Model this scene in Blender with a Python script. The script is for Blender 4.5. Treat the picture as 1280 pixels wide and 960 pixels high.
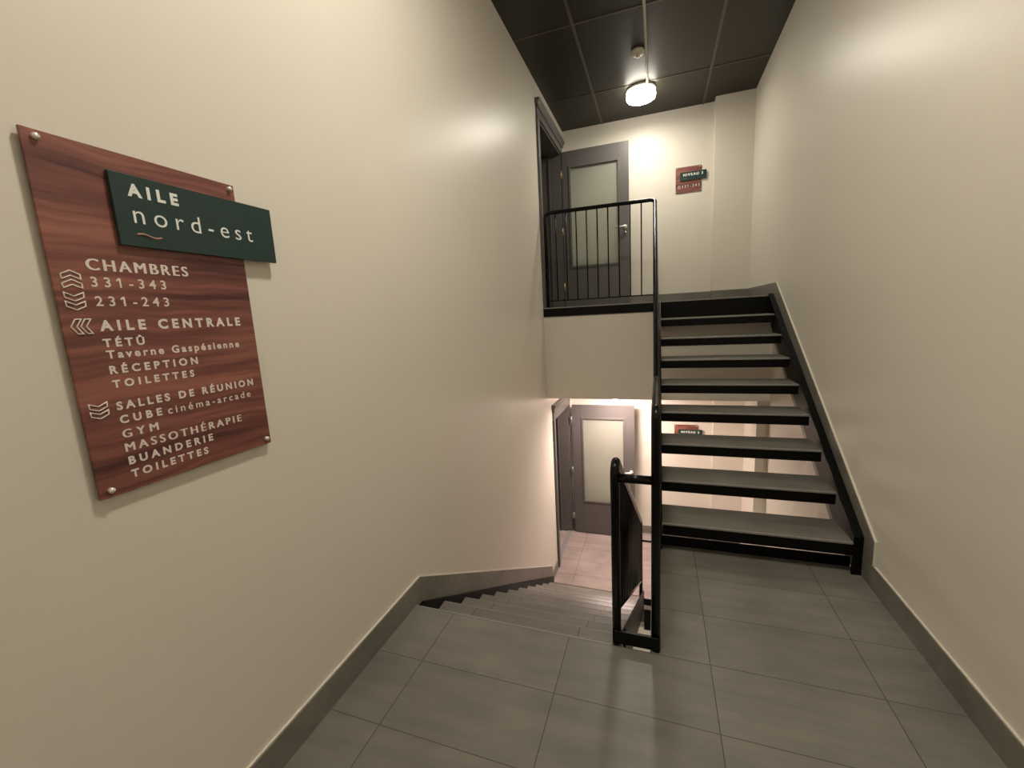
import bpy, bmesh, math, random
from mathutils import Vector, Matrix

# ------------------------------------------------------------------ scene, camera, world, exposure
for o in list(bpy.data.objects):
    bpy.data.objects.remove(o, do_unlink=True)
scene = bpy.context.scene
COL = scene.collection

CAM_H = 1.5
F_PX = 525.5
cam_data = bpy.data.cameras.new('camera')
cam_data.sensor_fit = 'HORIZONTAL'
cam_data.sensor_width = 36.0
cam_data.lens = 36.0 * F_PX / 1280.0
cam_data.clip_start = 0.02
cam = bpy.data.objects.new('camera', cam_data)
COL.objects.link(cam)
right = Vector((0.94483548, 0.32324715, -0.05288859))
down = Vector((0.00205692, -0.1673219, -0.98590017))
fwd = Vector((-0.32753884, 0.93140467, -0.15875656))
m = Matrix.Identity(4)
for i in range(3):
    m[i][0] = right[i]
    m[i][1] = -down[i]
    m[i][2] = -fwd[i]
m.translation = Vector((0, 0, CAM_H))
cam.matrix_world = m
scene.camera = cam

world = bpy.data.worlds.new('world')
scene.world = world
world.use_nodes = True
world.node_tree.nodes['Background'].inputs[0].default_value = (0.02, 0.018, 0.015, 1)
world.node_tree.nodes['Background'].inputs[1].default_value = 0.0

scene.view_settings.view_transform = 'Standard'
scene.view_settings.look = 'None'
scene.view_settings.gamma = 1.0
scene.view_settings.use_curve_mapping = False
scene.view_settings.exposure = 0.10
scene.cycles.max_bounces = 10
scene.cycles.diffuse_bounces = 6
scene.cycles.sample_clamp_indirect = 6.0

# strength of the glowing diffusers (upper landing, mid landing, added near fill, lower landing, below)
LAMP_UPPER = 108.0
LAMP_MID = 192.0
LAMP_FILL = 45.0
LAMP_LOWER = 215.0
LAMP_BELOW = 220.0
WARM = (1.0, 0.93, 0.80)
PINK = (1.0, 0.79, 0.71)

# ------------------------------------------------------------------ main dimensions (metres)
XL, XR = -1.236, 1.066
YF, YB = -2.2, 6.12
ZC = 3.94
ZU = 1.57                    # upper landing
ZD = -1.79                   # lower landing
YE = 1.733                   # edge of the mid landing over the stairs down
YU = 4.735                   # edge of the upper landing
N_UP, RUN_U, RISE_U, Y0_U, Z0_U = 8, 0.2685, 0.1725, 2.58, 0.19
N_DN, RUN_D, RISE_D = 10, 0.265, 0.1627

# ------------------------------------------------------------------ materials
def new_mat(name):
    mt = bpy.data.materials.new(name)
    mt.use_nodes = True
    nt = mt.node_tree
    return mt, nt, nt.nodes['Principled BSDF']

def N(nt, kind, **kw):
    n = nt.nodes.new(kind)
    for k, v in kw.items():
        setattr(n, k, v)
    return n

def plain(name, col, rough=0.5, metal=0.0, spec=0.5, bump=0.0, bscale=80.0, var=0.0):
    mt, nt, p = new_mat(name)
    p.inputs['Base Color'].default_value = (*col, 1)
    p.inputs['Roughness'].default_value = rough
    p.inputs['Metallic'].default_value = metal
    p.inputs['Specular IOR Level'].default_value = spec
    geo = N(nt, 'ShaderNodeNewGeometry')
    if bump:
        no = N(nt, 'ShaderNodeTexNoise')
        no.inputs['Scale'].default_value = bscale
        no.inputs['Detail'].default_value = 3
        nt.links.new(geo.outputs['Position'], no.inputs['Vector'])
        b = N(nt, 'ShaderNodeBump')
        b.inputs['Strength'].default_value = bump
        b.inputs['Distance'].default_value = 0.01
        nt.links.new(no.outputs['Fac'], b.inputs['Height'])
        nt.links.new(b.outputs['Normal'], p.inputs['Normal'])
    if var:
        no2 = N(nt, 'ShaderNodeTexNoise')
        no2.inputs['Scale'].default_value = 2.5
        no2.inputs['Detail'].default_value = 4
        nt.links.new(geo.outputs['Position'], no2.inputs['Vector'])
        mx = N(nt, 'ShaderNodeMix', data_type='RGBA')
        mx.inputs[6].default_value = (*[c * (1 - var) for c in col], 1)
        mx.inputs[7].default_value = (*[min(1, c * (1 + var)) for c in col], 1)
        nt.links.new(no2.outputs['Fac'], mx.inputs[0])
        nt.links.new(mx.outputs[2], p.inputs['Base Color'])
    return mt

def tile_mat(name, grid=True, base=(0.185, 0.173, 0.148), rough=0.38):
    """grey streaky porcelain tile, 0.604 x 0.31 m, world-aligned"""
    mt, nt, p = new_mat(name)
    L = nt.links
    geo = N(nt, 'ShaderNodeNewGeometry')
    mp = N(nt, 'ShaderNodeMapping')
    mp.inputs['Scale'].default_value = (1.6, 9.0, 9.0)
    L.new(geo.outputs['Position'], mp.inputs['Vector'])
    n1 = N(nt, 'ShaderNodeTexNoise')
    n1.inputs['Scale'].default_value = 1.6
    n1.inputs['Detail'].default_value = 6
    n1.inputs['Roughness'].default_value = 0.6
    L.new(mp.outputs[0], n1.inputs['Vector'])
    n2 = N(nt, 'ShaderNodeTexNoise')
    n2.inputs['Scale'].default_value = 3.0
    n2.inputs['Detail'].default_value = 5
    L.new(geo.outputs['Position'], n2.inputs['Vector'])
    add = N(nt, 'ShaderNodeMath', operation='ADD')
    L.new(n1.outputs['Fac'], add.inputs[0]); L.new(n2.outputs['Fac'], add.inputs[1])
    mr = N(nt, 'ShaderNodeMapRange')
    mr.inputs['From Min'].default_value = 0.7; mr.inputs['From Max'].default_value = 1.3
    mr.inputs['To Min'].default_value = 0.80; mr.inputs['To Max'].default_value = 1.22
    L.new(add.outputs[0], mr.inputs['Value'])
    val = mr.outputs[0]
    colin = None
    if grid:
        sep = N(nt, 'ShaderNodeSeparateXYZ')
        L.new(geo.outputs['Position'], sep.inputs[0])
        def line(sock, off, pitch, w):
            a = N(nt, 'ShaderNodeMath', operation='ADD'); a.inputs[1].default_value = -off + pitch * 40
            L.new(sock, a.inputs[0])
            b = N(nt, 'ShaderNodeMath', operation='DIVIDE'); b.inputs[1].default_value = pitch
            L.new(a.outputs[0], b.inputs[0])
            fl = N(nt, 'ShaderNodeMath', operation='FLOOR'); L.new(b.outputs[0], fl.inputs[0])
            fr = N(nt, 'ShaderNodeMath', operation='FRACT'); L.new(b.outputs[0], fr.inputs[0])
            lt = N(nt, 'ShaderNodeMath', operation='LESS_THAN'); lt.inputs[1].default_value = w / pitch
            L.new(fr.outputs[0], lt.inputs[0])
            return fl.outputs[0], lt.outputs[0]
        fx, lx = line(sep.outputs['X'], -0.3925, 0.604, 0.0035)
        fy, ly = line(sep.outputs['Y'], 1.4165, 0.312, 0.003)
        cmb = N(nt, 'ShaderNodeCombineXYZ')
        L.new(fx, cmb.inputs[0]); L.new(fy, cmb.inputs[1])
        wn = N(nt, 'ShaderNodeTexWhiteNoise', noise_dimensions='2D')
        L.new(cmb.outputs[0], wn.inputs['Vector'])
        mr2 = N(nt, 'ShaderNodeMapRange')
        mr2.inputs['To Min'].default_value = 0.93; mr2.inputs['To Max'].default_value = 1.07
        L.new(wn.outputs['Value'], mr2.inputs['Value'])
        mul = N(nt, 'ShaderNodeMath', operation='MULTIPLY')
        L.new(val, mul.inputs[0]); L.new(mr2.outputs[0], mul.inputs[1])
        val = mul.outputs[0]
        mxl = N(nt, 'ShaderNodeMath', operation='MAXIMUM')
        L.new(lx, mxl.inputs[0]); L.new(ly, mxl.inputs[1])
        colin = mxl.outputs[0]
    sc = N(nt, 'ShaderNodeVectorMath', operation='SCALE')
    sc.inputs[0].default_value = base
    L.new(val, sc.inputs['Scale'])
    if colin:
        mx = N(nt, 'ShaderNodeMix', data_type='RGBA')
        L.new(colin, mx.inputs[0]); L.new(sc.outputs[0], mx.inputs[6])
        mx.inputs[7].default_value = (0.05, 0.045, 0.037, 1)
        L.new(mx.outputs[2], p.inputs['Base Color'])
    else:
        L.new(sc.outputs[0], p.inputs['Base Color'])
    p.inputs['Roughness'].default_value = rough
    p.inputs['Specular IOR Level'].default_value = 0.5
    return mt

def wood_mat(name):
    mt, nt, p = new_mat(name)
    L = nt.links
    tc = N(nt, 'ShaderNodeTexCoord')
    mp = N(nt, 'ShaderNodeMapping')
    mp.inputs['Scale'].default_value = (1.0, 1.0, 1.0)
    L.new(tc.outputs['Object'], mp.inputs['Vector'])
    # gentle waviness
    wv = N(nt, 'ShaderNodeTexNoise'); wv.inputs['Scale'].default_value = 3.0; wv.inputs['Detail'].default_value = 2
    L.new(mp.outputs[0], wv.inputs['Vector'])
    sep = N(nt, 'ShaderNodeSeparateXYZ'); L.new(mp.outputs[0], sep.inputs[0])
    ma = N(nt, 'ShaderNodeMath', operation='MULTIPLY_ADD'); ma.inputs[1].default_value = 0.07
    L.new(wv.outputs['Fac'], ma.inputs[0]); L.new(sep.outputs['Z'], ma.inputs[2])
    sx = N(nt, 'ShaderNodeMath', operation='ADD'); L.new(sep.outputs['X'], sx.inputs[0]); L.new(sep.outputs['Y'], sx.inputs[1])
    sxm = N(nt, 'ShaderNodeMath', operation='MULTIPLY'); sxm.inputs[1].default_value = 0.05
    L.new(sx.outputs[0], sxm.inputs[0])
    cmb = N(nt, 'ShaderNodeCombineXYZ')
    L.new(sxm.outputs[0], cmb.inputs[0]); L.new(ma.outputs[0], cmb.inputs[2])
    g1 = N(nt, 'ShaderNodeTexNoise'); g1.inputs['Scale'].default_value = 13; g1.inputs['Detail'].default_value = 3
    g2 = N(nt, 'ShaderNodeTexNoise'); g2.inputs['Scale'].default_value = 75; g2.inputs['Detail'].default_value = 4
    L.new(cmb.outputs[0], g1.inputs['Vector']); L.new(cmb.outputs[0], g2.inputs['Vector'])
    mix = N(nt, 'ShaderNodeMath', operation='MULTIPLY_ADD'); mix.inputs[1].default_value = 0.45
    L.new(g2.outputs['Fac'], mix.inputs[0]); L.new(g1.outputs['Fac'], mix.inputs[2])
    cr = N(nt, 'ShaderNodeValToRGB')
    e = cr.color_ramp.elements
    e[0].position = 0.56; e[0].color = (0.075, 0.022, 0.020, 1)
    e[1].position = 0.88; e[1].color = (0.33, 0.125, 0.092, 1)
    k = cr.color_ramp.elements.new(0.70); k.color = (0.175, 0.058, 0.047, 1)
    L.new(mix.outputs[0], cr.inputs[0])
    L.new(cr.outputs[0], p.inputs['Base Color'])
    p.inputs['Roughness'].default_value = 0.42
    return mt

def glow_mat(name, col, strength):
    mt, nt, p = new_mat(name)
    p.inputs['Base Color'].default_value = (0.9, 0.88, 0.82, 1)
    p.inputs['Emission Color'].default_value = (*col, 1)
    p.inputs['Emission Strength'].default_value = strength
    return mt

WALLC = (0.73, 0.685, 0.60)
M = {}
M['wall'] = plain('cream wall paint', WALLC, rough=0.38, spec=0.32, bump=0.05, bscale=45, var=0.02)
M['tile'] = tile_mat('grey floor tile')
M['tile_low'] = tile_mat('taupe floor tile', base=(0.34, 0.28, 0.258))
M['tread'] = tile_mat('grey tread tile', grid=False, base=(0.150, 0.142, 0.121), rough=0.42)
M['stepslab'] = tile_mat('grey stair tile', base=(0.190, 0.175, 0.150))
M['base'] = tile_mat('grey plinth tile', grid=False, base=(0.180, 0.167, 0.142), rough=0.4)
M['metaltrim'] = plain('pale metal edge', (0.29, 0.28, 0.25), rough=0.4, metal=0.1)
M['stepedge'] = plain('stair edge strip', (0.26, 0.24, 0.205), rough=0.45)
M['white_bead'] = plain('cream sealant bead', (0.72, 0.67, 0.56), rough=0.5)
M['black'] = plain('black painted steel', (0.003, 0.0028, 0.0025), rough=0.24, spec=0.2)
M['blackmatt'] = plain('matt black steel', (0.004, 0.0036, 0.0032), rough=0.42, spec=0.15)
M['door'] = plain('grey door paint', (0.105, 0.096, 0.092), rough=0.38, spec=0.5)
M['hole'] = plain('dark recess', (0.01, 0.009, 0.008), rough=0.8)
M['ceil'] = plain('dark brown ceiling panel', (0.024, 0.0195, 0.013), rough=0.42, spec=0.35, bump=0.04, bscale=140)
M['tbar'] = plain('brown ceiling grid bar', (0.085, 0.074, 0.056), rough=0.4)
M['white'] = plain('white plastic', (0.62, 0.58, 0.48), rough=0.4)
M['chrome'] = plain('brushed steel', (0.80, 0.78, 0.74), rough=0.38, metal=0.55)
M['screw'] = plain('steel screw cap', (0.86, 0.83, 0.78), rough=0.3, metal=0.6)
M['threshold'] = plain('grey threshold', (0.26, 0.245, 0.24), rough=0.4)
M['brass'] = plain('brass hinge', (0.55, 0.40, 0.20), rough=0.35, metal=0.8)
M['nickel'] = plain('dull nickel hinge', (0.42, 0.40, 0.37), rough=0.4, metal=0.7)
M['wood'] = wood_mat('reddish wood veneer')
M['green'] = plain('dark green acrylic', (0.016, 0.040, 0.038), rough=0.38, spec=0.4)
M['letter'] = plain('off white lettering', (0.78, 0.70, 0.64), rough=0.55)
M['letterg'] = plain('white lettering', (0.82, 0.84, 0.80), rough=0.55)
M['wave'] = plain('dusty rose paint', (0.36, 0.19, 0.155), rough=0.5)
mt, nt, p = new_mat('frosted glass')
p.inputs['Base Color'].default_value = (0.86, 0.88, 0.79, 1)
p.inputs['Roughness'].default_value = 0.42
p.inputs['Transmission Weight'].default_value = 0.8
p.inputs['IOR'].default_value = 1.25
M['glass'] = mt

# ------------------------------------------------------------------ mesh builder
def fillet(pts, r, n=7):
    pts = [Vector(p) for p in pts]
    out = [pts[0]]
    for i in range(1, len(pts) - 1):
        a, b, c = pts[i - 1], pts[i], pts[i + 1]
        u = (a - b).normalized(); v = (c - b).normalized()
        ang = u.angle(v)
        if ang > math.pi - 0.02:
            out.append(b); continue
        d = min(r / math.tan(ang / 2), (a - b).length * 0.49, (c - b).length * 0.49)
        rr = d * math.tan(ang / 2)
        bis = (u + v).normalized()
        ctr = b + bis * (rr / math.sin(ang / 2))
        s = b + u * d - ctr; e = b + v * d - ctr
        tot = s.angle(e); ax = s.cross(e).normalized()
        for k in range(n + 1):
            out.append(ctr + Matrix.Rotation(tot * k / n, 3, ax) @ s)
    out.append(pts[-1])
    return out

def root_loc(o):
    v = Vector((0, 0, 0))
    while o is not None:
        v += o.location
        o = o.parent
    return v

class MB:
    """collects shapes in world coordinates, builds one mesh"""
    def __init__(self):
        self.bm = bmesh.new()
    def box(self, x0, x1, y0, y1, z0, z1, bevel=0.0):
        vs = [self.bm.verts.new((x, y, z)) for x in (x0, x1) for y in (y0, y1) for z in (z0, z1)]
        fs = [(0, 1, 3, 2), (4, 6, 7, 5), (0, 4, 5, 1), (2, 3, 7, 6), (0, 2, 6, 4), (1, 5, 7, 3)]
        faces = [self.bm.faces.new([vs[i] for i in f]) for f in fs]
        if bevel:
            ed = list({e for f in faces for e in f.edges})
            bmesh.ops.bevel(self.bm, geom=ed, offset=bevel, segments=2, profile=0.5, affect='EDGES')
        return self
    def prism(self, pts, axis, a, b):
        """pts: 2-D outline in the other two axes (order x,y,z without axis), from a to b"""
        def P(p, t):
            q = list(p); q.insert(axis, t); return q
        A = [self.bm.verts.new(P(p, a)) for p in pts]
        B = [self.bm.verts.new(P(p, b)) for p in pts]
        n = len(pts)
        f1 = self.bm.faces.new(A); f2 = self.bm.faces.new(B[::-1])
        for i in range(n):
            self.bm.faces.new([A[i], B[i], B[(i + 1) % n], A[(i + 1) % n]])
        bmesh.ops.triangulate(self.bm, faces=[f1, f2])
        return self
    def tube(self, pts, r, sides=14, closed=False, cap=True):
        pts = [Vector(p) for p in pts]
        n = len(pts)
        rings = []
        prev = None
        for i in range(n):
            if closed:
                t = (pts[(i + 1) % n] - pts[i]).normalized() + (pts[i] - pts[i - 1]).normalized()
            else:
                t = Vector((0, 0, 0))
                if i < n - 1: t += (pts[i + 1] - pts[i]).normalized()
                if i > 0: t += (pts[i] - pts[i - 1]).normalized()
            t.normalize()
            if prev is None:
                ref = Vector((0, 0, 1)) if abs(t.z) < 0.9 else Vector((1, 0, 0))
                u = t.cross(ref).normalized()
            else:
                u = (prev - t * prev.dot(t)).normalized()
            prev = u
            w = t.cross(u)
            k = 1.0
            if 0 < i < n - 1 or closed:
                c = max(0.3, t.dot((pts[i] - pts[i - 1]).normalized()))
                k = 1.0 / c if c < 0.98 and n < 8 else 1.0
            rr = r[i] if isinstance(r, (list, tuple)) else r
            rings.append([self.bm.verts.new(pts[i] + (u * math.cos(a) + w * math.sin(a)) * rr * k)
                          for a in [2 * math.pi * j / sides for j in range(sides)]])
        m_ = n if closed else n - 1
        for i in range(m_):
            A, B = rings[i], rings[(i + 1) % n]
            for j in range(sides):
                f = self.bm.faces.new([A[j], A[(j + 1) % sides], B[(j + 1) % sides], B[j]])
                f.smooth = True
        if cap and not closed:
            self.bm.faces.new(rings[0][::-1]); self.bm.faces.new(rings[-1])
        return self
    def lathe(self, prof, origin, axis='z', sides=32, smooth=True):
        """prof: (radius, height) pairs along axis"""
        o = Vector(origin)
        ax = {'z': Vector((0, 0, 1)), '-z': Vector((0, 0, -1)), 'x': Vector((1, 0, 0)), '-y': Vector((0, -1, 0)), 'y': Vector((0, 1, 0))}[axis]
        u = ax.orthogonal().normalized(); w = ax.cross(u)
        rings = []
        for r, h in prof:
            if r < 1e-6:
                rings.append([self.bm.verts.new(o + ax * h)])
            else:
                rings.append([self.bm.verts.new(o + ax * h + (u * math.cos(a) + w * math.sin(a)) * r)
                              for a in [2 * math.pi * j / sides for j in range(sides)]])
        for A, B in zip(rings, rings[1:]):
            for j in range(sides):
                k = (j + 1) % sides
                if len(A) == 1 and len(B) == 1: continue
                if len(A) == 1: f = self.bm.faces.new([A[0], B[k], B[j]])
                elif len(B) == 1: f = self.bm.faces.new([A[j], A[k], B[0]])
                else: f = self.bm.faces.new([A[j], A[k], B[k], B[j]])
                f.smooth = smooth
        return self
    def build(self, name, mat, parent=None, label=None):
        off = root_loc(parent) if parent is not None else Vector((0, 0, 0))
        bmesh.ops.recalc_face_normals(self.bm, faces=self.bm.faces[:])
        if off.length > 0:
            bmesh.ops.translate(self.bm, verts=self.bm.verts[:], vec=-off)
        me = bpy.data.meshes.new(name)
        self.bm.to_mesh(me); self.bm.free()
        me.materials.append(mat)
        o = bpy.data.objects.new(name, me)
        COL.objects.link(o)
        if parent is not None: o.parent = parent
        if label: o['label'] = label
        return o

def struct(o, label=None, cat=None):
    o['kind'] = 'structure'
    if label: o['label'] = label
    if cat: o['category'] = cat
    return o

def thing(name, label, cat, loc, group=None):
    o = bpy.data.objects.new(name, None)
    o.empty_display_size = 0.1
    COL.objects.link(o)
    o.location = loc
    o['label'] = label; o['category'] = cat
    if group: o['group'] = group
    return o

def tag(o, label, cat, group=None):
    o['label'] = label; o['category'] = cat
    if group: o['group'] = group
    return o

# ------------------------------------------------------------------ room shell
b = MB()
T = 0.30
UO0, UO1, UOZ = 4.83, 5.935, 3.60       # upper door opening in the left wall
LO0, LO1, LOZ = 5.05, 5.925, 0.19       # lower door opening
b.box(XL - T, XL, YF - 0.2, UO0, -3.6, ZC + 0.2)
b.box(XL - T, XL, UO1, YB + 0.2, -3.6, ZC + 0.2)
b.box(XL - T, XL, UO0, UO1, UOZ, ZC + 0.2)
b.box(XL - T, XL, UO0, UO1, LOZ, 1.47)
b.box(XL - T, XL, UO0, LO0, ZD, LOZ)
b.box(XL - T, XL, UO0, UO1, -3.6, -1.98)
b.box(XL - T, XL, UO0, LO0, -1.98, ZD)
struct(b.build('wall_left', M['wall']), 'cream painted left wall carrying the large directory sign', 'wall')
b = MB().box(XR, XR + 0.2, YF - 0.2, YB + 0.2, -3.6, ZC + 0.2)
struct(b.build('wall_right', M['wall']), 'cream painted right wall beside the open staircase', 'wall')
b = MB().box(XL - 0.1, XR + 0.1, YB, YB + 0.2, -3.6, ZC + 0.2)
struct(b.build('wall_back', M['wall']), 'cream far wall behind the open doors', 'wall')
b = MB().box(XL - 0.1, XR + 0.1, YF - 0.2, YF, -3.6, ZC + 0.2)
struct(b.build('wall_front', M['wall']), 'cream wall at the near end of the stairwell', 'wall')
# shallow chase in the far right corner, upper and lower storey
b = MB().box(0.645, XR, 5.985, YB, ZU, ZC)
b.box(0.70, XR, 5.985, YB, ZD, 0.52)
struct(b.build('wall_corner', M['wall']), 'shallow cream boxed corner of the far wall', 'wall')
# pier carrying the corner of the upper landing
b = MB().box(0.955, XR, YU + 0.012, YU + 0.26, ZD, 0.53)
struct(b.build('wall_pier', M['wall']), 'slim cream pier against the right wall under the landing', 'wall')
# apron under the upper landing
b = MB().box(XL, XR, YU + 0.006, YU + 0.11, 0.52, 1.47)
struct(b.build('wall_apron', M['wall']), 'deep cream apron below the upper landing', 'wall')
# floors
b = MB().box(XL, XR, YF, YE, -0.25, 0.0)
b.box(-0.030, XR, YE, 2.665, -0.25, 0.0)
struct(b.build('floor', M['tile']), 'grey tiled floor of the mid landing', 'floor')
b = MB().box(XL, XR, YU + 0.012, YB, 1.47, ZU)
b.box(XL - T, XL, UO0, UO1, 1.47, ZU)
struct(b.build('floor', M['tile']), 'grey tiled floor of the upper landing', 'floor')
b = MB().box(XL, XR, 4.63, YB, -1.98, ZD)
b.box(-0.14, XR, 4.48, 4.63, -1.84, ZD)
b.box(XL - T, XL, LO0, LO1, -1.98, ZD)
struct(b.build('floor', M['tile_low']), 'taupe tiled floor of the lower landing', 'floor')
b = MB().box(XL, XR, YF, YB, -3.6, -3.4)
struct(b.build('floor', M['tile']), 'tiled floor at the bottom of the stairwell', 'floor')
# lower landing front: black beam and cream apron under it
b = MB().box(-0.14, XR, 4.50, 4.60, -2.115, -1.84)
struct(b.build('trim_1', M['blackmatt']), 'black steel beam under the edge of the lower landing', 'beam')
b = MB().box(XL, XR, 4.52, 4.62, -2.9, -2.115)
struct(b.build('wall_apron', M['wall']), 'cream apron below the lower landing', 'wall')
# ceilings
b = MB().box(XL, XR, YF, YB, ZC, ZC + 0.15)
struct(b.build('ceiling', M['ceil']), 'dark brown panelled ceiling over the stairwell', 'ceiling')
b = MB().box(XL, XR, YU + 0.11, YB, 0.52, 0.62)
struct(b.build('ceiling', M['wall']), 'cream ceiling over the lower landing', 'ceiling')
# ceiling grid bars
b = MB()
for x in (-0.70, 0.52):
    b.box(x - 0.012, x + 0.012, YF, YB, ZC - 0.007, ZC, 0.002)
for y in (-0.92, 0.32, 1.56, 2.80, 4.04, 5.28):
    for xa, xb in ((XL, -0.712), (-0.688, 0.508), (0.532, XR)):
        b.box(xa, xb, y - 0.008, y + 0.008, ZC - 0.005, ZC, 0.0015)
struct(b.build('trim_2', M['tbar']), 'brown grid bars dividing the ceiling panels', 'ceiling grid')

# corridors behind the two doorways (dark, unlit)
for (y0, y1, z0, z1) in ((UO0 - 0.2, UO1 + 0.12, ZU, UOZ + 0.2), (LO0 - 0.2, LO1 + 0.12, ZD, LOZ + 0.2)):
    b = MB()
    xa, xb = XL - T - 1.4, XL - T
    b.box(xa - 0.05, xa, y0, y1, z0 - 0.1, z1)
    b.box(xa, xb, y0 - 0.05, y0, z0 - 0.1, z1)
    b.box(xa, xb, y1, y1 + 0.05, z0 - 0.1, z1)
    b.box(xa, xb, y0, y1, z1, z1 + 0.05)
    b.box(xa, xb, y0, y1, z0 - 0.1, z0)
    struct(b.build('wall_corridor', M['door']), 'dark corridor beyond the doorway', 'wall')

# ------------------------------------------------------------------ plinths
BH = 0.122
b = MB().box(XL, XL + 0.014, YF, 1.735, 0, BH)
su = lambda y: 0.118 - 0.598 * (y - 1.80)
b.prism([(1.735, -0.02), (1.735, BH), (1.795, BH), (4.63, su(4.63)), (4.63, su(4.63) - 0.135), (1.80, -0.02)], 0, XL, XL + 0.014)
b.box(XL, XL + 0.012, 4.63, 4.94, ZD, ZD + 0.115)
struct(b.build('baseboard_left', M['base']), 'grey tile plinth along the left wall stepping down the stairs', 'baseboard')
b = MB().box(XL, XL + 0.008, YF, 1.80, BH, BH + 0.004)
b.prism([(1.80, BH), (1.80, BH + 0.004), (4.63, su(4.63) + 0.004), (4.63, su(4.63))], 0, XL, XL + 0.008)
struct(b.build('trim_3', M['white_bead']), 'pale bead on top of the left plinth', 'trim')
PX = XR - 0.012
pu = lambda y: 0.253 + 0.6522 * (y - 2.483)
b = MB().box(PX, XR, YF, 2.483, 0, BH)
b.prism([(2.483, 0), (2.483, 0.253), (4.68, pu(4.68)), (5.985, pu(4.68)), (5.985, ZU), (4.76, ZU), (4.76, 1.2), (2.9, 0.0)], 0, PX, XR)
struct(b.build('baseboard_right', M['base']), 'grey tile plinth along the right wall rising beside the stairs', 'baseboard')
b = MB().box(XR - 0.008, XR, YF, 2.47, BH, BH + 0.004)
b.prism([(2.478, BH), (2.478, 0.257), (4.676, pu(4.68) + 0.005), (5.985, pu(4.68) + 0.005), (5.985, pu(4.68)), (4.68, pu(4.68)), (2.484, 0.253), (2.484, BH)], 0, XR - 0.010, XR)
struct(b.build('trim_4', M['white_bead']), 'pale bead on top of the right plinth', 'trim')
b = MB().box(XL, 0.645, YB - 0.012, YB, ZU, ZU + 0.115)
b.box(0.645 - 0.010, 0.645, 5.985, YB - 0.012, ZU, ZU + 0.115)
b.box(0.645, PX, 5.973, 5.985, ZU, ZU + 0.115)
b.box(XL, 0.70, YB - 0.012, YB, ZD, ZD + 0.115)
b.box(0.70, XR, 5.973, 5.985, ZD, ZD + 0.115)
struct(b.build('baseboard_back', M['base']), 'grey tile plinth along the far wall on both landings', 'baseboard')
# metal nosing on the edge of the mid landing and of the upper landing
b = MB().box(XL + 0.014, -0.20, YE - 0.004, YE + 0.004, -0.010, 0.0015)
struct(b.build('trim_5', M['metaltrim']), 'pale edge strip at the top of the stairs down', 'trim')
b = MB().box(XL, 1.0, YU - 0.010, YU + 0.010, ZU - 0.008, ZU + 0.003)
struct(b.build('trim_6', M['metaltrim']), 'pale edge strip of the upper landing', 'trim')
# black fascia of the upper landing
b = MB().box(XL, -0.02, YU - 0.006, YU + 0.010, 1.47, ZU - 0.008)
struct(b.build('trim_7', M['blackmatt']), 'black steel fascia on the edge of the upper landing', 'beam')
# kerb plate at the foot of the open stair
b = MB().box(-0.030, 1.030, 2.665, 2.675, -0.26, 0.060)
struct(b.build('trim_8', M['blackmatt']), 'black steel kerb plate at the foot of the open stair', 'trim')

# ------------------------------------------------------------------ open steel staircase up
st = thing('open_staircase', 'black steel staircase with open risers and grey treads climbing along the right wall', 'staircase', (0.5, 2.6, 0))
nz = lambda y: Z0_U + (y - Y0_U) * RISE_U / RUN_U          # nosing line
# right stringer: channel (web + flanges)
SX0, SX1 = 1.008, PX - 0.001
ya, yb = 2.60, YU
b = MB()
b.prism([(2.585, 0.0), (2.585, nz(2.585) + 0.03), (yb, nz(yb) + 0.012), (yb, nz(yb) - 0.30), (2.76, nz(2.76) - 0.30), (2.68, 0.0)], 0, SX1 - 0.012, SX1)
b.prism([(2.585, 0.0), (2.585, nz(2.585) + 0.03), (yb, nz(yb) + 0.012), (yb, nz(yb) + 0.0), (2.597, nz(2.597) + 0.014), (2.597, 0.0)], 0, SX0, SX1 - 0.012)
b.build('stringer', M['blackmatt'], st)
b = MB()
b.prism([(2.60, 0.0), (2.60, nz(2.60) + 0.03), (yb, nz(yb) + 0.012), (yb, nz(yb) - 0.30), (2.76, nz(2.76) - 0.30), (2.68, 0.0)], 0, 0.014, 0.028)
b.build('stringer', M['blackmatt'], st)
TX0, TX1 = 0.0285, 1.0075
def make_tread(y, z):
    t = MB().box(TX0, TX1, y + 0.004, y + 0.030, z - 0.078, z - 0.012, 0.002)
    t.box(TX0, TX1, y + 0.030, y + 0.262, z - 0.020, z - 0.012)
    t.box(TX0, TX1, y + 0.262, y + 0.270, z - 0.050, z - 0.012)
    tr = t.build('tread', M['blackmatt'], st)
    MB().box(TX0, TX1, y + 0.010, y + 0.272, z - 0.012, z, 0.0015).build('tread_tile', M['tread'], tr, 'grey tile surface')
    MB().box(TX0, TX1, y, y + 0.010, z - 0.013, z + 0.001, 0.003).build('edge_strip', M['metaltrim'], tr, 'pale edge strip')
    # bolted bracket under the right end
    MB().prism([(y + 0.03, z - 0.02), (y + 0.25, z - 0.02), (y + 0.25, z - 0.045), (y + 0.06, z - 0.045)], 0, TX1 - 0.045, TX1 - 0.003).build('bracket', M['blackmatt'], tr)
    return tr
for i in range(N_UP):
    make_tread(Y0_U + i * RUN_U, Z0_U + i * RISE_U)
MB().box(-0.018, 1.0405, YU - 0.007, YU + 0.0055, 1.385, ZU - 0.009).build('header_beam', M['blackmatt'], st)

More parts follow.
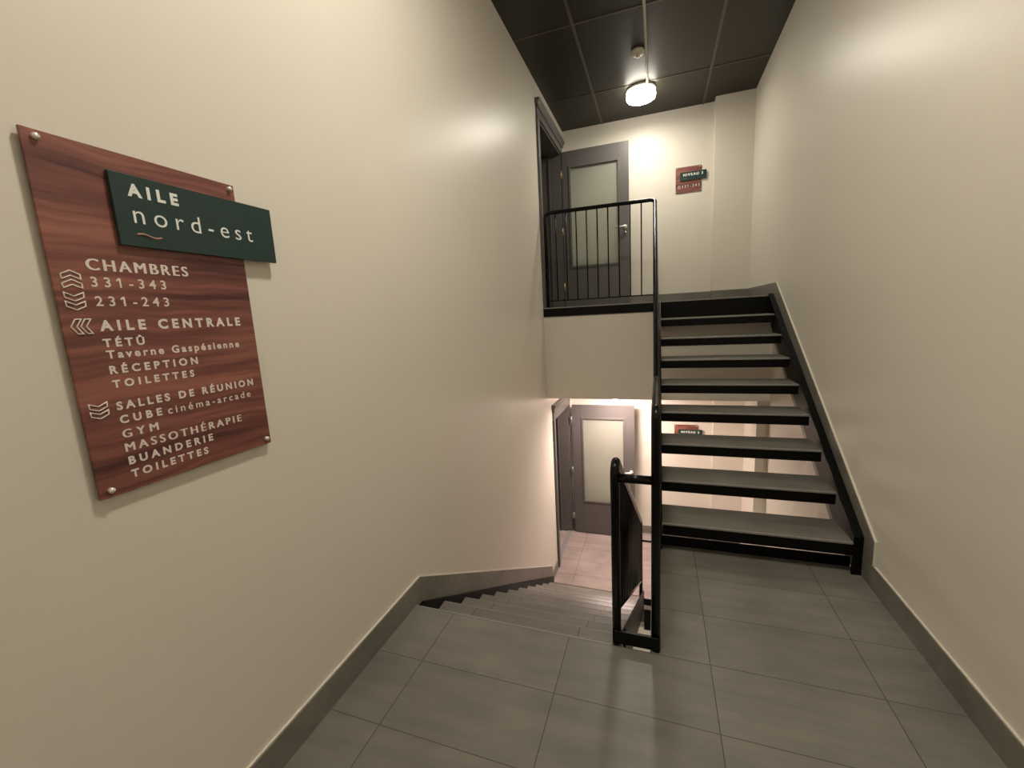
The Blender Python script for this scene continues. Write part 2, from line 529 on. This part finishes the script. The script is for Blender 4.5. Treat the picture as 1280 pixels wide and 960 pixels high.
# ------------------------------------------------------------------ tiled staircase down
sd = thing('tiled_staircase', 'grey tiled staircase descending along the left wall to the lower landing', 'staircase', (-0.7, YE, -1.79))
DX0, DX1 = -1.206, -0.152
for i in range(1, N_DN + 1):
    yn = YE + RUN_D * i; z = -RISE_D * i
    zr = -RISE_D * (i - 1)
    s = MB()
    s.box(DX0, DX1, yn - RUN_D - 0.018, yn, z - 0.030, z)
    s.box(DX0, DX1, yn - RUN_D - 0.030, yn - RUN_D - 0.018, z - 0.03, zr - 0.032)
    stp = s.build('step', M['stepslab'], sd)
    MB().box(DX0, DX1, yn - 0.002, yn + 0.006, z - 0.010, z + 0.001, 0.002).build('edge_strip', M['stepedge'], stp)
yl = YE + RUN_D * N_DN
MB().box(DX0, DX1, yl - 0.030, yl - 0.018, ZD, -RISE_D * N_DN - 0.03).build('step', M['stepslab'], sd)
nd = lambda y: -RISE_D / RUN_D * (y - YE)
b = MB().prism([(1.74, -0.03), (1.80, -0.021), (4.61, su(4.61) - 0.136), (4.61, ZD), (4.55, ZD), (1.74, nd(1.74) - 0.30)], 0, XL + 0.001, DX0 - 0.001)
b.build('stringer', M['blackmatt'], sd)
b = MB().prism([(1.80, nd(1.80) + 0.08), (4.44, nd(4.44) + 0.08), (4.44, ZD), (4.38, ZD), (1.80, nd(1.80) - 0.14)], 0, DX1 + 0.001, DX1 + 0.014)
b.build('stringer', M['blackmatt'], sd)

# ------------------------------------------------------------------ railings
RX, RXU, LX, YP = -0.006, -0.031, -0.174, 1.756          # planes of the two guards; newels just off the slab edge
R = 0.0195
up = thing('stair_railing', 'black tubular steel railing with close upright bars along both flights and the upper landing', 'railing', (RX, YP, 0))
lo = up
ZT = 2.60
hr = fillet([(-1.185, YU + 0.03, ZU), (-1.185, YU + 0.03, ZT), (RXU, YU + 0.03, ZT - 0.005), (RX, 2.56, 1.09), (RX, YP, 1.09), (RX, YP, 0.0)], 0.055)
MB().tube(hr, R).build('handrail', M['black'], up)
MB().tube([(RXU, YU + 0.03, ZU), (RXU, YU + 0.03, ZT - 0.03)], 0.014).build('post', M['black'], up)
MB().box(-1.170, RXU, YU + 0.024, YU + 0.036, 1.640, 1.652).build('bottom_rail', M['black'], up)
MB().tube([(RX, YP + 0.02, 0.09), (RX, 2.56, 0.09 + 0.16), (RXU, YU - 0.02, 1.66)], 0.009, 8).build('bottom_rail', M['black'], up)
for k in range(9):
    x = -1.068 + 0.113 * k
    MB().tube([(x, YU + 0.03, 1.646), (x, YU + 0.03, ZT)], 0.0068, 8).build('baluster', M['black'], up)
k = 0
y = YP + 0.13
while y < YU - 0.05:
    zt = 1.09 if y < 2.56 else 1.09 + (y - 2.56) * (ZT - 1.095) / (YU + 0.03 - 2.56)
    zb = 0.09 + 0.16 * (y - YP - .02) / (2.56 - YP - .02) if y < 2.56 else 0.25 + (y - 2.56) * (1.66 - 0.25) / (YU - 0.02 - 2.56)
    xx = RX if y < 2.56 else RX + (RXU - RX) * (y - 2.56) / (YU - 2.53)
    MB().tube([(xx, y, zb), (xx, y, zt)], 0.0068, 8).build('baluster', M['black'], up)
    y += 0.1125

rl = fillet([(LX, YP, -0.10), (LX, YP, 0.885), (LX, 4.50, 0.885 - 0.612 * (4.50 - YP)), (LX, 4.50, ZD)], 0.05)
MB().tube(rl, R).build('handrail', M['black'], lo)
zb0 = lambda y: 0.165 - 0.612 * (y - YP)
MB().tube([(LX, YP, zb0(YP)), (LX, 4.50, zb0(4.50))], 0.011, 8).build('bottom_rail', M['black'], lo)
y = YP + 0.11
while y < 4.45:
    MB().tube([(LX, y, zb0(y)), (LX, y, 0.885 - 0.612 * (y - YP))], 0.0068, 8).build('baluster', M['black'], lo)
    y += 0.11
# frame that ties both newels together, top and bottom of the flight
MB().tube([(LX + 0.015, YP, 0.793), (RX - 0.016, YP, 0.793)], 0.0185).build('cross_tube', M['black'], lo)
MB().box(LX - 0.018, RX + 0.018, YP - 0.021, YP - 0.006, 0.010, 0.072, 0.002).build('foot_plate', M['black'], lo)
MB().tube([(LX + 0.015, 4.50, -1.02), (RX, 4.50, -1.02)], 0.011, 10).build('cross_tube', M['black'], lo)
MB().box(LX - 0.018, RX + 0.018, 4.485, 4.50, -1.79, -1.718).build('foot_plate', M['black'], lo)
MB().tube([(RX, 4.505, ZD), (RX, 4.505, -0.86)], R).build('post', M['black'], lo)

# ------------------------------------------------------------------ doorways
def casing(n, y0, y1, zf, zt, crown, far, lab):
    """grey architrave and lining of an opening y0..y1, floor zf, head zt, in the left wall"""
    w = 0.092
    b = MB()
    b.box(XL, XL + 0.018, y0 - w, y0, zf, zt + 0.005, 0.003)                # near architrave
    b.box(XL, XL + 0.026, y0 - w - 0.006, y0 - w + 0.022, zf, zt + 0.005, 0.004)
    b.box(XL, XL + 0.018, y1, y1 + 0.055, zf, zt + 0.005, 0.003)            # far architrave
    b.box(XL, XL + 0.018, y0 - w, far, zt, zt + crown * 0.55, 0.003)        # head board
    b.box(XL, XL + 0.030, y0 - w - 0.008, far + 0.008, zt + crown * 0.5, zt + crown * 0.72, 0.004)
    b.prism([(XL, zt + crown * 0.70), (XL + 0.030, zt + crown * 0.70), (XL + 0.052, zt + crown * 0.92), (XL + 0.052, zt + crown), (XL, zt + crown)], 1, y0 - w - 0.022, far + 0.024)
    # lining
    b.box(XL - T, XL, y0, y0 + 0.022, zf, zt)
    b.box(XL - T, XL, y1 - 0.022, y1, zf, zt)
    b.box(XL - T, XL, y0 + 0.022, y1 - 0.022, zt - 0.022, zt)
    b.box(XL - 0.16, XL - 0.145, y1 - 0.036, y1 - 0.022, zf, zt - 0.022)     # stop
    return struct(b.build(n, M['door']), lab, 'door frame')
casing('trim_9', UO0, UO1, ZU, UOZ, 0.165, 5.99, 'grey moulded door casing with crown on the upper landing')
casing('trim_10', LO0, LO1, ZD, LOZ, 0.200, 5.99, 'grey moulded door casing with crown on the lower landing')
b = MB().box(XL - 0.06, XL + 0.004, LO0 + 0.022, LO1 - 0.022, ZD, ZD + 0.012, 0.003)
struct(b.build('trim_11', M['threshold']), 'grey threshold of the lower doorway', 'threshold')

def door(n, x0, x1, yf, z0, z1, gx0, gx1, gz0, gz1, hx, hz, hinge_m, hz_list, lab):
    d = bpy.data.objects.new(n, None); COL.objects.link(d); d.location = (x0, yf, z0)
    struct(d, lab, 'door')
    yb2 = yf + 0.042
    b = MB()
    b.box(x0, gx0, yf, yb2, z0, z1, 0.002)
    b.box(gx1, x1, yf, yb2, z0, z1, 0.002)
    b.box(gx0, gx1, yf, yb2, gz1, z1)
    b.box(gx0, gx1, yf, yb2, z0, gz0)
    b.build('leaf', M['door'], d)
    fw = 0.020
    b = MB()      # glazing bead, mitred look, on both faces
    for ya_, yb_ in ((yf - 0.009, yf + 0.012), (yb2 - 0.012, yb2 + 0.009)):
        b.box(gx0 - 0.006, gx0 + fw, ya_, yb_, gz0 - 0.006, gz1 + 0.006, 0.003)
        b.box(gx1 - fw, gx1 + 0.006, ya_, yb_, gz0 - 0.006, gz1 + 0.006, 0.003)
        b.box(gx0 + fw, gx1 - fw, ya_, yb_, gz1 - fw, gz1 + 0.006, 0.003)
        b.box(gx0 + fw, gx1 - fw, ya_, yb_, gz0 - 0.006, gz0 + fw, 0.003)
    b.build('glazing_bead', M['door'], d)
    MB().box(gx0 + 0.002, gx1 - 0.002, yf + 0.018, yf + 0.024, gz0 + 0.002, gz1 - 0.002).build('glass_pane', M['glass'], d, 'frosted glass pane')
    h = MB()
    h.lathe([(0.0, 0.052), (0.010, 0.052), (0.010, 0.012), (0.012, 0.010)], (hx, yf, hz), '-y', 16)
    h.tube(fillet([(hx, yf - 0.012, hz), (hx, yf - 0.050, hz), (hx - 0.120, yf - 0.050, hz - 0.004)], 0.012, 5), 0.0115, 12)
    hd = h.build('handle', M['chrome'], d, 'chrome lever handle')
    MB().lathe([(0.027, 0.0), (0.027, 0.008), (0.020, 0.012), (0.0, 0.012)], (hx, yf, hz), '-y', 24).build('rose', M['chrome'], hd)
    MB().lathe([(0.018, 0.0), (0.018, 0.010), (0.0, 0.011)], (hx, yf, hz - 0.075), '-y', 20).build('lock_cylinder', M['nickel'], d)
    for z in hz_list:
        q = MB().tube([(x0 - 0.010, yf - 0.006, z - 0.05), (x0 - 0.010, yf - 0.006, z + 0.05)], 0.0075, 10)
        q.box(x0 - 0.034, x0 - 0.010, yf - 0.004, yf - 0.001, z - 0.05, z + 0.05)
        q.box(x0 - 0.010, x0 + 0.004, yf - 0.004, yf - 0.001, z - 0.05, z + 0.05)
        q.build('hinge', hinge_m, d)
    return d
door('door_1', -1.218, -0.356, 5.925, ZU + 0.012, 3.612, -1.125, -0.475, 2.115, 3.42, -0.405, 2.575, M['brass'], (3.33, 2.60, 1.86),
     'grey door with frosted glass standing open on the upper landing')
door('door_2', -1.180, -0.305, 5.905, ZD + 0.014, 0.187, -1.040, -0.440, -1.285, 0.005, -0.352, -0.775, M['nickel'], (-0.03, -0.80, -1.52),
     'grey door with frosted glass standing open on the lower landing')

# ------------------------------------------------------------------ ceiling lights, conduit, detector
def ceiling_light(label, x, y, z, col, strength, group=None):
    t = thing('ceiling_light', label, 'ceiling light', (x, y, z), group)
    MB().lathe([(0.0, 0.0), (0.158, 0.0), (0.160, 0.006), (0.160, 0.026), (0.0, 0.026)], (x, y, z), '-z', 40).build('base', M['white'], t)
    g = glow_mat('glowing diffuser', col, strength)
    MB().lathe([(0.150, 0.026), (0.155, 0.030), (0.155, 0.058)], (x, y, z), '-z', 40).build('diffuser_band', glow_mat('glowing band', col, strength * 0.2), t, 'glowing side band')
    MB().lathe([(0.158, 0.057), (0.1615, 0.058), (0.1615, 0.066), (0.158, 0.067)], (x, y, z), '-z', 40).build('trim_ring', M['nickel'], t, 'thin grey ring')
    MB().lathe([(0.157, 0.066), (0.159, 0.075), (0.157, 0.095), (0.148, 0.105)], (x, y, z), '-z', 40).build('diffuser_rim', glow_mat('glowing rim', col, strength * 0.2), t, 'glowing rim')
    MB().lathe([(0.148, 0.105), (0.12, 0.110), (0.0, 0.113)], (x, y, z), '-z', 40).build('diffuser', g, t, 'glowing white diffuser')
    return t
ceiling_light('round white ceiling light glowing above the upper landing', -0.185, 5.41, ZC - 0.002, WARM, LAMP_UPPER)
ceiling_light('round white ceiling light over the mid landing', -0.12, 1.30, ZC - 0.002, WARM, LAMP_MID)
ceiling_light('unseen round ceiling light added as fill near the end wall', -0.12, -1.45, ZC - 0.002, WARM, LAMP_FILL)  # extra lamp out of view, added to brighten the near walls and floor
ceiling_light('round white ceiling light over the lower landing', -0.50, 5.40, 0.518, PINK, LAMP_LOWER)
ceiling_light('round white ceiling light under the mid landing', 0.25, 1.2, -0.252, WARM, LAMP_BELOW)

b = MB().tube([(-0.105, 1.47, ZC - 0.013), (-0.112, 5.20, ZC - 0.013), (-0.118, 5.262, ZC - 0.018)], 0.0115, 12)
cd = b.build('conduit', M['white'])
tag(cd, 'white surface conduit running along the ceiling to the round light', 'conduit')
b = MB()
dt = thing('smoke_detector', 'small white smoke detector on the dark ceiling beside the conduit', 'smoke detector', (-0.185, 4.66, ZC))
MB().lathe([(0.0, 0.0), (0.062, 0.0), (0.062, 0.012), (0.058, 0.030), (0.045, 0.040), (0.0, 0.042)], (-0.185, 4.66, ZC - 0.001), '-z', 32).build('housing', M['white'], dt)
MB().lathe([(0.020, 0.040), (0.020, 0.055), (0.016, 0.062), (0.0, 0.063)], (-0.185, 4.66, ZC - 0.001), '-z', 20).build('sensor', M['white'], dt)

# ------------------------------------------------------------------ signs
def text_mesh(body, bold, spacing):
    cu = bpy.data.curves.new('lettering', 'FONT')
    cu.body = body
    cu.size = 1.0
    cu.offset = bold
    cu.space_character = spacing
    cu.resolution_u = 4
    ob = bpy.data.objects.new('lettering', cu)
    COL.objects.link(ob)
    dg = bpy.context.evaluated_depsgraph_get()
    dg.update()
    me = bpy.data.meshes.new_from_object(ob.evaluated_get(dg))
    bpy.data.objects.remove(ob, do_unlink=True)
    bpy.data.curves.remove(cu)
    return me

CAP = 0.682
def lettering(parent, frame, body, u0, u1, v, cap, bold, mat, stretch=1.0):
    thick = 0.0
    if 'M' in body:
        thick, bold = bold * 0.9, 0.0
    """flat raised lettering; frame maps (u, v, depth) to world; u0..u1 width, cap height in metres"""
    sc = cap / (CAP + 2 * bold)
    def width(s):
        me = text_mesh(body, bold, s)
        xs = [w.co.x for w in me.vertices]
        r = (max(xs) - min(xs), min(xs), me)
        return r
    want = (u1 - u0) / (sc * stretch)
    w1, _, m1 = width(1.0); w2, _, m2 = width(1.5)
    s = 1.0 + 0.5 * (want - w1) / max(1e-6, (w2 - w1))
    s = max(0.85, min(2.2, s))
    bpy.data.meshes.remove(m1); bpy.data.meshes.remove(m2)
    w, x0, me = width(s)
    kx = (u1 - u0) / w
    bm = bmesh.new(); bm.from_mesh(me); bpy.data.meshes.remove(me)
    for f in bm.faces: f.smooth = False
    if thick:                                   # heavier weight by a few overlapping shifts
        src = bm.copy()
        for kz, dx in ((0.16, -thick), (0.32, thick)):
            tmp = bpy.data.meshes.new('tmp'); src.to_mesh(tmp)
            for q in tmp.vertices: q.co.x += dx; q.co.z += kz
            bm.from_mesh(tmp); bpy.data.meshes.remove(tmp)
        src.free()
    if '1' in body and ' ' not in body:         # give the figure one its flag
        isl, seen = [], set()
        bm.verts.ensure_lookup_table()
        for q in bm.verts:
            if q in seen: continue
            stack, comp = [q], []
            seen.add(q)
            while stack:
                a = stack.pop(); comp.append(a)
                for e in a.link_edges:
                    o2 = e.other_vert(a)
                    if o2 not in seen: seen.add(o2); stack.append(o2)
            isl.append(comp)
        isl.sort(key=lambda c: min(q.co.x for q in c))
        if len(isl) == len(body):
            for ch, comp in zip(body, isl):
                if ch != '1': continue
                xa = min(q.co.x for q in comp); xb = max(q.co.x for q in comp); yt = max(q.co.y for q in comp)
                sw = xb - xa
                bm.faces.new([bm.verts.new((px, py, 0.1)) for px, py in ((xb - 0.2 * sw, yt), (xa, yt), (xa - 0.16, yt - 0.12), (xa - 0.16, yt - 0.12 - sw * 1.05), (xb - 0.2 * sw, yt - sw * 1.1))])
    ext = bmesh.ops.extrude_face_region(bm, geom=bm.faces[:])
    top = [g for g in ext['geom'] if isinstance(g, bmesh.types.BMVert)]
    for q in top: q.co.z += 1.0
    off = root_loc(parent)
    for q in bm.verts:
        q.co = frame(u0 + (q.co.x - x0) * kx, v + (q.co.y + bold) * sc, q.co.z * 0.0005) - off
    bmesh.ops.recalc_face_normals(bm, faces=bm.faces[:])
    mesh = bpy.data.meshes.new('lettering')
    bm.to_mesh(mesh); bm.free()
    mesh.materials.append(mat)
    o = bpy.data.objects.new('lettering', mesh)
    COL.objects.link(o); o.parent = parent
    o['label'] = 'pale lettering'
    return o

def chevrons(parent, frame, u0, v0, w, h, direction, r=0.0014):
    """two nested outlined chevrons in the box u0,v0,w,h"""
    b = MB()
    for k in range(2):
        if direction in ('up', 'down'):
            bh, ap, st_ = h * 0.28, h * 0.21, h * 0.51
            base = [(0, 0), (0, bh), (w / 2, bh + ap), (w, bh), (w, 0), (w / 2, ap)]
            pts = [(x, y + st_ * k) for x, y in base]
            if direction == 'down': pts = [(x, h - y) for x, y in pts]
        else:
            bw, ap, st_ = w * 0.27, w * 0.26, w * 0.47
            pts = [(ap + st_ * k, 0), (ap + bw + st_ * k, 0), (bw + st_ * k, h / 2), (ap + bw + st_ * k, h), (ap + st_ * k, h), (st_ * k, h / 2)]
        b.tube([frame(u0 + x, v0 + y, 0.0003) for x, y in pts], r, 6, closed=True)
    return b.build('arrow', M['letter'], parent, 'pale outlined double chevron')

def panel(frame, u0, u1, v0, v1, d0, d1, mat, name, parent, rad=0.0):
    A = frame(u0, v0, d0); B = frame(u1, v1, d1)
    lo_ = [min(A[i], B[i]) for i in range(3)]; hi_ = [max(A[i], B[i]) for i in range(3)]
    return MB().box(lo_[0], hi_[0], lo_[1], hi_[1], lo_[2], hi_[2], 0.0012).build(name, mat, parent)

def wave(frame, parent, u0, u1, v, amp, r, d):
    pts = []
    n = 18
    for i in range(n + 1):
        t = i / n
        pts.append(frame(u0 + (u1 - u0) * t, v + amp * math.sin(t * 2 * math.pi), d))
    return MB().tube(pts, r, 8).build('wave', M['wave'], parent, 'dusty rose wavy stroke')

def screw(frame, parent, u, v, d, r=0.0068):
    b = MB()
    # cap with a long shank that stands the panel off the wall
    prof = [(r, 0.0), (r, 0.006), (r * 0.75, 0.009), (0.0, 0.010)]
    axis = 'x' if abs((frame(0, 0, 1) - frame(0, 0, 0)).x) > 0.5 else '-y'
    b.lathe(prof, frame(u, v, d), axis, 18)
    b.lathe([(0.004, -0.0155 if axis == 'x' else -0.0119), (0.004, 0.0)], frame(u, v, d), axis, 10)
    return b.build('screw', M['screw'], parent)

# large directory sign on the left wall
SF = XL + 0.016
SK = SF / -1.206
SY, SZ = 0.548 * SK, 1.5 - 0.368 * SK
fr = lambda u, v, d: Vector((SF + d, SY + u * SK, SZ + v * SK))
sg = thing('directory_sign', 'large reddish wood directory sign with green name panel on the left wall', 'wall sign', (SF, SY + 0.228, SZ))
panel(fr, 0, 0.456, 0, 0.798, -0.008, 0.0, M['wood'], 'wood_panel', sg)
panel(fr, 0.132, 0.565, 0.583, 0.750, 0.001, 0.012, M['green'], 'name_panel', sg)['label'] = 'dark green name panel'
fg = lambda u, v, d: fr(u, v, d + 0.0121)
lettering(sg, fg, 'AILE', 0.164, 0.279, 0.700, 0.030, 0.045, M['letterg'])
lettering(sg, fg, 'nord-est', 0.168, 0.487, 0.639, 0.0425, -0.004, M['letterg'])
wave(fg, sg, 0.168, 0.223, 0.611, 0.0032, 0.0026, 0.0)
ft = lambda u, v, d: fr(u, v, d + 0.0002)
rows = [('CHAMBRES', 63, 280, 521, 25, 0.036), ('331-343', 65, 220, 484, 22, 0.012), ('231-243', 66, 220, 441, 22, 0.012),
        ('AILE CENTRALE', 64, 411, 384, 25, 0.042), ('T\u00c9T\u00db', 64, 148, 347, 19.5, 0.036), ('Taverne Gasp\u00e9sienne', 66, 396, 320, 19.5, 0.030),
        ('R\u00c9CEPTION', 66, 267, 284, 19.5, 0.036), ('TOILETTES', 66, 252, 251, 18.5, 0.036),
        ('SALLES DE R\u00c9UNION', 65, 423, 198, 20, 0.036), ('CUBE', 66, 157, 165, 19.5, 0.036), ('cin\u00e9ma-arcade', 171, 408, 164, 19.5, 0.010),
        ('GYM', 66, 142, 130, 19.5, 0.036), ('MASSOTH\u00c9RAPIE', 66, 366, 96, 20, 0.036), ('BUANDERIE', 67, 273, 63, 20, 0.036),
        ('TOILETTES', 67, 254, 30, 19.5, 0.036)]
for body, u0, u1, v, cap, bold in rows:
    lettering(sg, ft, body, u0 / 1000, u1 / 1000, v / 1000, cap / 1000, bold, M['letter'])
chevrons(sg, ft, 0.015, 0.479, 0.033, 0.038, 'up')
chevrons(sg, ft, 0.014, 0.432, 0.033, 0.038, 'down')
chevrons(sg, ft, 0.014, 0.380, 0.036, 0.032, 'left')
chevrons(sg, ft, 0.015, 0.186, 0.033, 0.036, 'down')
for u, v in ((0.022, 0.783), (0.440, 0.785), (0.022, 0.017), (0.440, 0.018)):
    screw(fr, sg, u, v, 0.0)

# small level signs on the far wall
def level_sign(level, numbers, X, Z, label):
    f0 = lambda u, v, d: Vector((X + u, YB - 0.012 - d, Z + v))
    s = thing('level_sign', label, 'wall sign', (X + 0.15, YB - 0.012, Z))
    panel(f0, 0, 0.300, 0, 0.305, -0.006, 0.0, M['wood'], 'wood_panel', s)
    panel(f0, 0.052, 0.358, 0.138, 0.240, 0.001, 0.012, M['green'], 'name_panel', s)['label'] = 'dark green name panel'
    f1 = lambda u, v, d: f0(u, v, d + 0.0121)
    lettering(s, f1, 'NIVEAU ' + level, 0.088, 0.318, 0.190, 0.031, 0.035, M['letterg'])
    wave(f1, s, 0.090, 0.130, 0.165, 0.0022, 0.002, 0.0)
    f2 = lambda u, v, d: f0(u, v, d + 0.0002)
    lettering(s, f2, numbers, 0.072, 0.280, 0.058, 0.030, 0.012, M['letter'])
    chevrons(s, f2, 0.022, 0.055, 0.036, 0.032, 'left', 0.0016)
    for u, v in ((0.015, 0.29), (0.285, 0.29), (0.015, 0.015), (0.285, 0.015)):
        screw(f0, s, u, v, 0.0, 0.006)
    return s
level_sign('3', '331-343', 0.211, 2.938, 'small wood and green NIVEAU 3 sign on the far wall above the upper landing')
level_sign('2', '231-243', 0.222, 2.938 + ZD - ZU + 0.008, 'small wood and green NIVEAU 2 sign glimpsed between the open treads')
